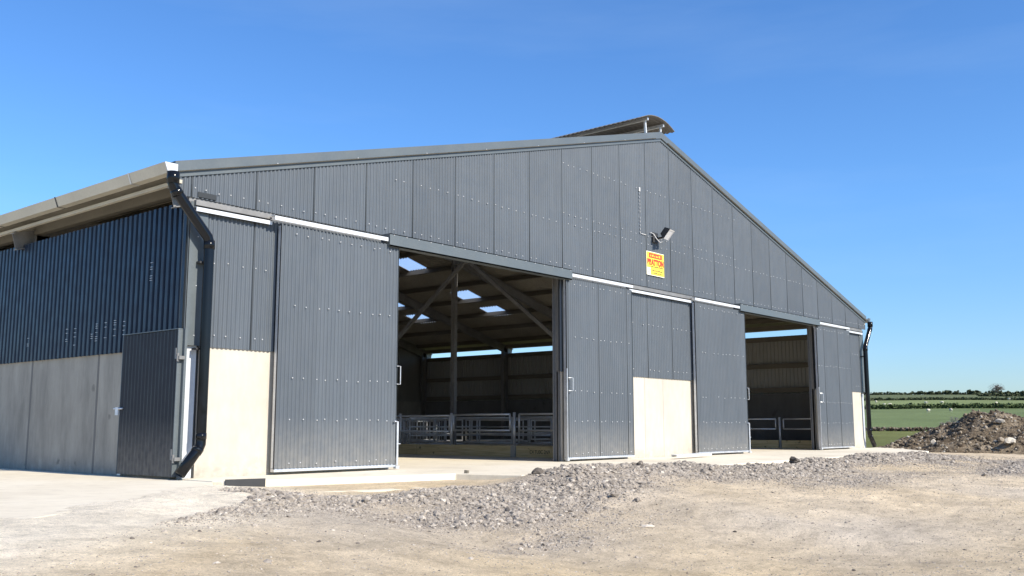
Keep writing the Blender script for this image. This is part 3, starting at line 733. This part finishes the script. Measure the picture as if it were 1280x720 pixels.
# ------------------------------------------------------------ loose stone
phi = (1+5**.5)/2
ICO = np.array([(-1,phi,0),(1,phi,0),(-1,-phi,0),(1,-phi,0),(0,-1,phi),(0,1,phi),(0,-1,-phi),(0,1,-phi),(phi,0,-1),(phi,0,1),(-phi,0,-1),(-phi,0,1)])/1.9
IF = np.array([(0,11,5),(0,5,1),(0,1,7),(0,7,10),(0,10,11),(1,5,9),(5,11,4),(11,10,2),(10,7,6),(7,1,8),(3,9,4),(3,4,2),(3,2,6),(3,6,8),(3,8,9),(4,9,5),(2,4,11),(6,2,10),(8,6,7),(9,8,1)])
def rocks(P, size, name, m, shade, flat=.65, sink=.25):
    n = len(P); V = np.repeat(ICO[None],n,0)*(1+.45*(rng.random((n,12,1))-.5))
    V = V*np.stack([.7+.6*rng.random(n),.7+.6*rng.random(n),flat*(.7+.6*rng.random(n))],-1)[:,None,:]
    a = rng.random(n)*6.28; b = (rng.random(n)-.5)*1.2
    ca, sa, cb, sb = np.cos(a),np.sin(a),np.cos(b),np.sin(b)
    y2 = V[...,1]*cb[:,None]-V[...,2]*sb[:,None]; z2 = V[...,1]*sb[:,None]+V[...,2]*cb[:,None]
    x2 = V[...,0]*ca[:,None]-y2*sa[:,None]; y3 = V[...,0]*sa[:,None]+y2*ca[:,None]
    V = np.stack([x2,y3,z2],-1)*size[:,None,None]+P[:,None,:]; V[...,2] += (size*sink)[:,None]
    Fa = (IF[None]+12*np.arange(n)[:,None,None]).reshape(-1,3)
    me = np_mesh(name, V.reshape(-1,3), Fa, [m], False)
    c = np.repeat(shade,12); ca_ = me.color_attributes.new('shade','FLOAT_COLOR','POINT'); ca_.data.foreach_set('color', np.stack([c,c,c,np.ones_like(c)],-1).astype(np.float32).ravel())
    o = bpy.data.objects.new(name, me); C.objects.link(o); return o
N = 1200000; px = rng.uniform(-7,24,N); py = rng.uniform(-11,-1.2,N); s = (np.interp(px,EX,EY)-py)*.87
gm = gmask(px,py); acc = rng.random(N) < np.clip(gm*1.15-.12,0,1)**1.2*.72+.03
acc &= (s > -.15) & ((s > 1.0) | (px > 4.1) | ((px<.9)&(s>.25))) & ~((px<-1.)&(s<.9))
px, py, gm = px[acc], py[acc], gm[acc]; n = len(px)
size = .004+.0085*rng.random(n)**1.8+.030*rng.random(n)**16*gm*1.5
size *= 1+.25*np.clip((px-6)/12,0,1)
o = rocks(np.stack([px,py,gz(px,py)],-1), size, 'gravel', M['stone'], np.clip(rng.normal(.55,.2,n)+(1-gm)*.05,0,1), .65, .05); tag(o, 'loose crushed grey gravel heaped along the edge of the apron', 'gravel', kind='stuff')
print('stones', n)
# coarser rubble along the heaps
P = []
for b in BL:
    for k in range(int(34*b[2]*b[3])+5): P.append((rng.normal(b[0],b[2]*.6), rng.normal(b[1]-.25,b[3]*.55)))
P = np.array(P); s = (np.interp(P[:,0],EX,EY)-P[:,1])*.87; P = P[(s > 1.0) | ((P[:,0] > 4.2) & (s > .1))]
o = rocks(np.stack([P[:,0],P[:,1],gz(P[:,0],P[:,1])],-1), .014+.055*rng.random(len(P))**4, 'rubble', M['stone'], np.clip(rng.normal(.45,.25,len(P)),0,1)); tag(o, 'coarse broken stone lumps scattered over the gravel heaps', 'rubble', kind='stuff')

n = 900; px = rng.uniform(-6,22,n); py = rng.uniform(-11,-3,n); s = (np.interp(px,EX,EY)-py)*.87; k = s > 1; px, py = px[k], py[k]
o = rocks(np.stack([px,py,gz(px,py)],-1), .010+.024*rng.random(len(px))**3, 'scattered_stones', M['stone'], np.clip(rng.normal(.5,.3,len(px)),0,1), .6, .0); tag(o, 'loose small stones scattered over the bare dirt yard', 'stones', kind='stuff')
def big_rock(loc, s_, label, m, sh, seed, name='boulder'):
    rr = random.Random(seed); import bmesh
    bm = bmesh.new(); bmesh.ops.create_icosphere(bm, subdivisions=2, radius=1)
    off = Vector((seed*3.1,seed*1.7,0))
    for v in bm.verts:
        d = v.co.copy(); k = 1+.6*noise.noise(d*1.3+off)+.3*noise.noise(d*3+off); v.co = Vector((d.x*k*s_[0], d.y*k*s_[1], max(d.z*k*s_[2],-.3*s_[2])))
    me = bpy.data.meshes.new(name); bm.to_mesh(me); bm.free(); me.materials.append(m)
    o = bpy.data.objects.new(name, me); C.objects.link(o); o.location = loc; o.rotation_euler = (0,0,rr.random()*6)
    ca_ = me.color_attributes.new('shade','FLOAT_COLOR','POINT'); ca_.data.foreach_set('color', [sh,sh,sh,1]*len(me.vertices))
    tag(o, label, 'rock'); return o
def onz(x, y, dz=0): return (x, y, float(gz(x,y))+dz)

print('T',round(time.time()-T0,1))
# ------------------------------------------------------------ soil heap beside the barn
def heap_h(a, b):   # a along the heap, b across
    h = 1.62*np.interp(a,[-4.2,-3.2,-2.3,-1.2,-.3,.7,1.4,4,8,13,16],[0,.10,.30,.56,.82,.95,.92,.85,.9,.8,0])*np.clip(1-(np.abs(b)/3.3)**1.7,0,1)
    n = fbm(a,b,1.7,5,200)-.5; n2 = np.abs(fbm(a,b,.8,4,230)-.5)
    return h*(1+.75*n)+np.where(h>.02,1,0)*(n*.35-n2*.55+.05+(fbm(a,b,.25,3,260)-.5)*.16)*np.clip(h*3,0,1)
HO = np.array([29.6,-3.1]); HD = np.array([.26,-.966]); HN = np.array([.966,.26])
A, B = np.meshgrid(np.arange(-4.4,16.2,.09),np.arange(-3.5,3.5,.09),indexing='ij')
HX = HO[0]+HD[0]*A+HN[0]*B; HY = HO[1]+HD[1]*A+HN[1]*B; HZ = heap_h(A,B)+gz(HX,HY)-.05
nx, ny = A.shape; idx = np.arange(nx*ny).reshape(nx,ny); F = np.stack([idx[:-1,:-1],idx[1:,:-1],idx[1:,1:],idx[:-1,1:]],-1).reshape(-1,4)
me = np_mesh('soil_heap', np.stack([HX,HY,HZ],-1).reshape(-1,3), F, [M['soil']]); heap = bpy.data.objects.new('soil_heap', me); C.objects.link(heap)
tag(heap, 'long brown heap of dug soil and stones right of the barn', 'soil heap')
n = 15000; a = rng.uniform(-4.1,13,n); b = rng.uniform(-3.2,3.2,n); h = heap_h(a,b); k = h > .04; a, b, h = a[k], b[k], h[k]
hx = HO[0]+HD[0]*a+HN[0]*b; hy = HO[1]+HD[1]*a+HN[1]*b; n = len(a)
o = rocks(np.stack([hx,hy,h+gz(hx,hy)-.05],-1), .014+.05*rng.random(n)**2.5+.06*rng.random(n)**16, 'soil_lumps', M['soil_stone'], np.clip(rng.normal(.45,.3,n),0,1), .8, .15); o.parent = heap; o['kind'] = 'stuff'
def on_heap(a,b,dz=0):
    x_ = HO[0]+HD[0]*a+HN[0]*b; y_ = HO[1]+HD[1]*a+HN[1]*b; return (x_,y_,float(heap_h(np.array(a),np.array(b))+gz(x_,y_))+dz)
big_rock(on_heap(.75,-3.0,.10), (.2,.14,.13), 'pale boulder at the foot of the soil heap', M['soil_stone'], .97, 2)
big_rock(on_heap(-1.55,-2.0,.0), (.13,.11,.11), 'rounded pale stone on the left end of the soil heap', M['soil_stone'], .93, 5)
big_rock(on_heap(.5,-1.7,.02), (.22,.12,.10), 'flat pale slab of stone halfway up the soil heap', M['soil_stone'], .95, 8)
big_rock(onz(-5.1,-4.65,.0), (.07,.05,.05), 'small dark stone on bare dirt nearest the left corner', M['soil_stone'], .3, 11, 'stone')
big_rock(onz(4.25,-3.3,.02), (.10,.07,.07), 'dark angular stone at the left edge of the gravel heap', M['stone'], .05, 12, 'stone')
big_rock(onz(10.7,-3.8,.03), (.10,.08,.07), 'dark stone on the pale slab edge below the concrete wall', M['stone'], .08, 13, 'stone')
big_rock(onz(11.6,-4.2,.04), (.15,.1,.09), 'dark broken block at the left tip of the far gravel mound', M['stone'], .05, 14, 'stone')
big_rock(onz(2.7,-6.3,.0), (.09,.045,.02), 'flat pale stone lying on the gravel in mid foreground', M['stone'], 1.0, 15, 'stone')

print('T',round(time.time()-T0,1))
# ------------------------------------------------------------ fields, hedges, sheep, trees beyond
def polar(az, r): return (CAM[0]+r*math.sin(R(az)), CAM[1]+r*math.cos(R(az)))
def leaf_cloud(cent, rad, n, sz, rg, V, F):
    """n small tilted faces spread through an ellipsoid"""
    d = rg.normal(size=(n,3)); d /= np.linalg.norm(d,axis=1)[:,None]; p = d*rg.random((n,1))**.4*np.array(rad)+np.array(cent)
    u = rg.normal(size=(n,3)); u /= np.linalg.norm(u,axis=1)[:,None]; w_ = np.cross(u,rg.normal(size=(n,3))); w_ /= np.linalg.norm(w_,axis=1)[:,None]
    s_ = sz*(.5+rg.random((n,1))); o_ = sum(len(v) for v in V)
    V.append(np.stack([p-u*s_,p+w_*s_,p+u*s_,p-w_*s_],1).reshape(-1,3)); F.append(np.arange(4*n).reshape(n,4)+o_)
def hedge(az0, az1, r, h, wd, n, name, label, m, lump=.3, sz=.16, r1=None):
    rg = np.random.default_rng(int(r*10)); V, F = [], []
    r1 = r1 or r; steps = int(math.radians(az1-az0)*r/(.7*h)); root = empty(name, (*polar((az0+az1)/2,(r+r1)/2), float(gz(*polar((az0+az1)/2,(r+r1)/2)))))
    inv = Vector(root.location)
    for i in range(steps):
        t_ = i/steps; az = az0+(az1-az0)*t_; x_, y_ = polar(az, r+(r1-r)*t_+rg.normal()*.3); z_ = float(gz(x_,y_)); hh = h*(1+lump*(rg.random()-.5)*2)
        leaf_cloud((x_-inv.x,y_-inv.y,z_+hh*.45-inv.z),(h*.75,wd,hh*.55), n, sz, rg, V, F)
    me = np_mesh('foliage', np.concatenate(V), np.concatenate(F), [m], False); o = bpy.data.objects.new('foliage', me); C.objects.link(o); o.parent = root
    tag(root, label, 'hedge'); return root
hedge(60,84,180,.85,.8,60,'hedge','thick dark hedge across the middle of the green fields',M['hedge2'],.10,.16)
hedge(60,84,262,.6,.6,26,'hedge','thinner hedge between the upper fields',M['hedge'],.3,.2)
hedge(60,84,410,1.2,1.,26,'hedge','dark hedge along the skyline',M['hedge'],.4,.35)
hedge(75,86,330,.9,.8,26,'hedge','hedge slanting down the upper right field',M['hedge'],.3,.3,350)
# stone wall with scrub on it
P = []
for az in np.arange(60,84,.03):
    for k in range(3): r_ = 84+rng.normal()*.25; x_, y_ = polar(az+rng.normal()*.02,r_); P.append((x_,y_,float(gz(x_,y_))+rng.random()*.25))
P = np.array(P); o = rocks(P, .05+.07*rng.random(len(P)), 'field_wall', M['soil_stone'], np.clip(.7*rng.random(len(P))**1.8,0,1)); tag(o, 'low dry stone wall across the nearest field', 'wall')

def mk_sheep():
    root = empty('sheep', (0,0,0)); g = MB()
    pts = [(-.45,0,.62),(-.40,0,.63),(-.2,0,.66),(.1,0,.66),(.3,0,.66),(.42,0,.68)]; g.tube(pts,[.12,.25,.31,.31,.27,.16],10)
    body = g.build('fleece', M['sheepw'], root, True)
    g = MB(); g.tube([(.38,0,.72),(.50,0,.78),(.62,0,.72),(.68,0,.66)],[.13,.11,.09,.05],8)
    for s_ in (-1,1): g.tube([(.52,.06*s_,.82),(.50,.16*s_,.80)],[.03,.015],5)
    for x_ in (-.28,.26):
        for s_ in (-.13,.13): g.tube([(x_,s_,.5),(x_+.01,s_,.25),(x_,s_,.0)],[.06,.035,.03],6)
    g.build('legs_and_head', M['sheepw'], root, True); return root
# azimuth and range of each animal seen
SH = [(69.9,232,'sheep under the upper hedge beside the barn corner'),(70.3,200,'left sheep of the pair above the thick hedge beside the barn'),(70.6,201,'right sheep of the pair above the thick hedge beside the barn'),(71.6,202,'sheep grazing above the thick hedge, right of the pair'),(72.4,212,'lone small sheep in the upper field above the stone heap slope'),
      (72.5,150,'left sheep of the two lying in the middle field'),(73.6,153,'right sheep of the two lying in the middle field'),(73.2,214,'faint sheep high in the upper field'),(75.8,207,'sheep above the hedge over the heap crest'),(76.4,250,'tiny sheep just under the thin upper hedge'),(78.2,222,'bright sheep in the upper field left of the bare tree'),(78.7,206,'sheep low in the upper field under the bare tree'),(79.2,212,'sheep in the upper field right of the bare tree'),(80.3,216,'sheep at the right edge of the upper field'),(80.6,211,'rightmost sheep in the upper field')]
sp = mk_sheep()
for i,(az,r_,l) in enumerate(SH):
    o = sp if i == 0 else copy_tree(sp); x_, y_ = polar(az,r_); o.location = (x_,y_,float(gz(x_,y_))); o.rotation_euler = (0,0,R((i*67)%360)); k = .66 if r_ > 190 else .6; o.scale = (k,k,k)
    tag(o, l, 'sheep', 'sheep grazing in the far fields')

def branch_tree(root, h, spread, rg, tw=.10, levels=4, zc=.35):
    T = MB(); Br = MB()
    def rec(p, d, ln, r_, lv):
        q = p+d*ln; (T if lv == 0 else Br).tube([p,p+d*ln*.5+Vector((rg.normal()*.03*ln,rg.normal()*.03*ln,0)),q],[r_,r_*.8,r_*.6],5,False)
        if lv >= levels: return
        for k in range(4 if lv else 6):
            nd = (d+Vector((rg.normal(),rg.normal(),rg.normal()*.45+.1))*spread).normalized(); rec(p+d*ln*(.55+.45*rg.random()), nd, ln*(.58+.2*rg.random()), max(r_*.5,tw*.2), lv+1)
    rec(Vector((0,0,-.2)), Vector((0,0,1)), h*zc, h*.035, 0)
    T.build('trunk', M['bark'], root, True); Br.build('crown', M['twig'], root)
x_, y_ = polar(75.62,398); t_ = empty('bare_tree', (x_,y_,float(gz(x_,y_))-.2)); t_.scale = (.75,.75,.62); branch_tree(t_, 7.6, .62, np.random.default_rng(4), .22, 5, .34)
tag(t_, 'leafless round tree standing above the skyline hedge', 'tree')
# crown carries the haze of fine twigs
V, F = [], []; rg = np.random.default_rng(9); leaf_cloud((0,0,4.3),(3.9,3.9,2.9),1700,.075,rg,V,F); me = np_mesh('fine_twigs', np.concatenate(V), np.concatenate(F), [M['twig']], False); o = bpy.data.objects.new('fine_twigs', me); C.objects.link(o); o.parent = t_
TR = [(72.3,3.6,'round bush first on the skyline right of the barn'),(72.9,3.2,'second round bush along the skyline from the barn'),(73.35,3.0,'low broad bush third along the skyline from the barn'),(73.9,3.9,'tallest round bush of the left skyline group'),(74.35,3.0,'small bush between the two big skyline bushes'),(75.1,4.4,'dark twin headed tree on the skyline, middle of the group'),(75.5,3.9,'dark small tree leaning right on the skyline'),(76.6,4.6,'upright dark tree just left of the leafless tree'),(77.2,3.2,'low bush at the foot of the leafless tree'),(79.0,3.2,'low bush right of the leafless tree'),(79.7,3.6,'bush near the right edge of the skyline'),(80.3,3.4,'bush last on the skyline at the right edge')]
# directions given for the picture's own azimuth scale
for i,(az,h,l) in enumerate(TR):
    h *= .4; az = 49.56+math.degrees(math.atan(((az-72.3)*22.5+1147-640)/1220)); x_, y_ = polar(az,408); rg = np.random.default_rng(50+i)
    t_ = empty('skyline_bush', (x_,y_,float(gz(x_,y_))-.1)); g = MB(); g.tube([(0,0,0),(.1,0,h*.5)],[.2,.1],6); g.build('trunk', M['bark'], t_)
    V, F = [], []
    for k in range(4): leaf_cloud((rg.normal()*h*.28,rg.normal()*h*.28,h*.62+rg.normal()*h*.1),(h*.42,h*.42,h*.36),110,.32,rg,V,F)
    me = np_mesh('crown', np.concatenate(V), np.concatenate(F), [M['hedge']], False); o = bpy.data.objects.new('crown', me); C.objects.link(o); o.parent = t_
    tag(t_, l, 'bush', 'bushes along the skyline')
az = 49.56+math.degrees(math.atan((1182-640)/1220)); x_, y_ = polar(az,58); sb = empty('bare_shrub', (x_,y_,float(gz(x_,y_))))
branch_tree(sb, 1.5, .6, np.random.default_rng(8), .03, 5, .4); tag(sb, 'blurry brown leafless shrub behind the soil heap', 'shrub')

# fix tree azimuth (pixel 1243)
az = 49.56+math.degrees(math.atan((1243-640)/1220)); o = bpy.data.objects['bare_tree']; x_, y_ = polar(az,398); o.location = (x_,y_,float(gz(x_,y_))-.2)

print('T',round(time.time()-T0,1))
# ------------------------------------------------------------ sky, sun, camera
EL, AZ = 37.0, 2.5        # sun height; offset from straight in front of the gable, towards +X
wd = bpy.data.worlds.new('World'); S.world = wd; wd.use_nodes = True; nt = wd.node_tree
bg = nt.nodes['Background']; sk = nt.nodes.new('ShaderNodeTexSky'); sk.sky_type = 'NISHITA'; sk.sun_disc = False
sk.sun_elevation = R(EL); sk.sun_rotation = R(180-AZ); sk.altitude = 0; sk.air_density = 1.0; sk.dust_density = .25; sk.ozone_density = 1.6
# faint wisps low in the sky
tc = nt.nodes.new('ShaderNodeTexCoord'); mp = nt.nodes.new('ShaderNodeMapping'); mp.inputs['Scale'].default_value = (1.2,1.2,7)
nz = nt.nodes.new('ShaderNodeTexNoise'); nz.inputs['Scale'].default_value = 2.2; nz.inputs['Detail'].default_value = 6; nz.inputs['Roughness'].default_value = .55
rp = nt.nodes.new('ShaderNodeValToRGB'); rp.color_ramp.elements[0].position = .5; rp.color_ramp.elements[1].position = .8
rp.color_ramp.elements[0].color = (0,0,0,1); rp.color_ramp.elements[1].color = (.07,.07,.07,1)
mx = nt.nodes.new('ShaderNodeMix'); mx.data_type = 'RGBA'; mx.inputs[7].default_value = (4.0,5.0,6.0,1)
L = nt.links.new; L(tc.outputs['Generated'], mp.inputs[0]); L(mp.outputs[0], nz.inputs[0]); L(nz.outputs['Fac'], rp.inputs[0]); L(rp.outputs[0], mx.inputs[0]); hs = nt.nodes.new('ShaderNodeHueSaturation'); hs.inputs['Saturation'].default_value = 1.12; L(sk.outputs[0], hs.inputs['Color']); m2 = nt.nodes.new('ShaderNodeMix'); m2.data_type = 'RGBA'; m2.blend_type = 'MULTIPLY'; m2.inputs[0].default_value = 1; m2.inputs[7].default_value = (.55,.79,1.07,1); L(hs.outputs[0], m2.inputs[6])
sx = nt.nodes.new('ShaderNodeSeparateXYZ'); L(tc.outputs['Generated'], sx.inputs[0]); r3 = nt.nodes.new('ShaderNodeValToRGB'); L(sx.outputs['Z'], r3.inputs[0])
r3.color_ramp.elements[0].position = .0; r3.color_ramp.elements[0].color = (.84,.74,.76,1); r3.color_ramp.elements[1].position = .22; r3.color_ramp.elements[1].color = (1,1,1,1)
m3 = nt.nodes.new('ShaderNodeMix'); m3.data_type = 'RGBA'; m3.blend_type = 'MULTIPLY'; m3.inputs[0].default_value = 1; L(m2.outputs[2], m3.inputs[6]); L(r3.outputs[0], m3.inputs[7]); L(m3.outputs[2], mx.inputs[6]); L(mx.outputs[2], bg.inputs[0])
bg.inputs[1].default_value = .125
sun = bpy.data.lights.new('sun','SUN'); sun.energy = 4.6; sun.angle = R(.53); sun.color = (1,.925,.80)
so = bpy.data.objects.new('sun', sun); C.objects.link(so)
dirv = Vector((math.sin(R(AZ))*math.cos(R(EL)), -math.cos(R(AZ))*math.cos(R(EL)), math.sin(R(EL))))
so.rotation_euler = dirv.to_track_quat('Z','Y').to_euler(); so.location = (0,-30,40)
yaw, pit = .8650, .1404
Fv = Vector((math.sin(yaw)*math.cos(pit), math.cos(yaw)*math.cos(pit), math.sin(pit))); Rv = Vector((math.cos(yaw),-math.sin(yaw),0)); Uv = Rv.cross(Fv)
cd = bpy.data.cameras.new('camera'); co = bpy.data.objects.new('camera', cd); C.objects.link(co)
co.matrix_world = Matrix(((Rv.x,Uv.x,-Fv.x,CAM[0]),(Rv.y,Uv.y,-Fv.y,CAM[1]),(Rv.z,Uv.z,-Fv.z,CAM[2]),(0,0,0,1)))
cd.sensor_width = 36; cd.lens = 36*1220.2/1280; cd.clip_end = 6000; cd.clip_start = .05
S.camera = co
S.view_settings.view_transform = 'Standard'; S.view_settings.look = 'None'; S.view_settings.exposure = .62; S.view_settings.gamma = 1
S.cycles.max_bounces = 8; S.cycles.transparent_max_bounces = 12
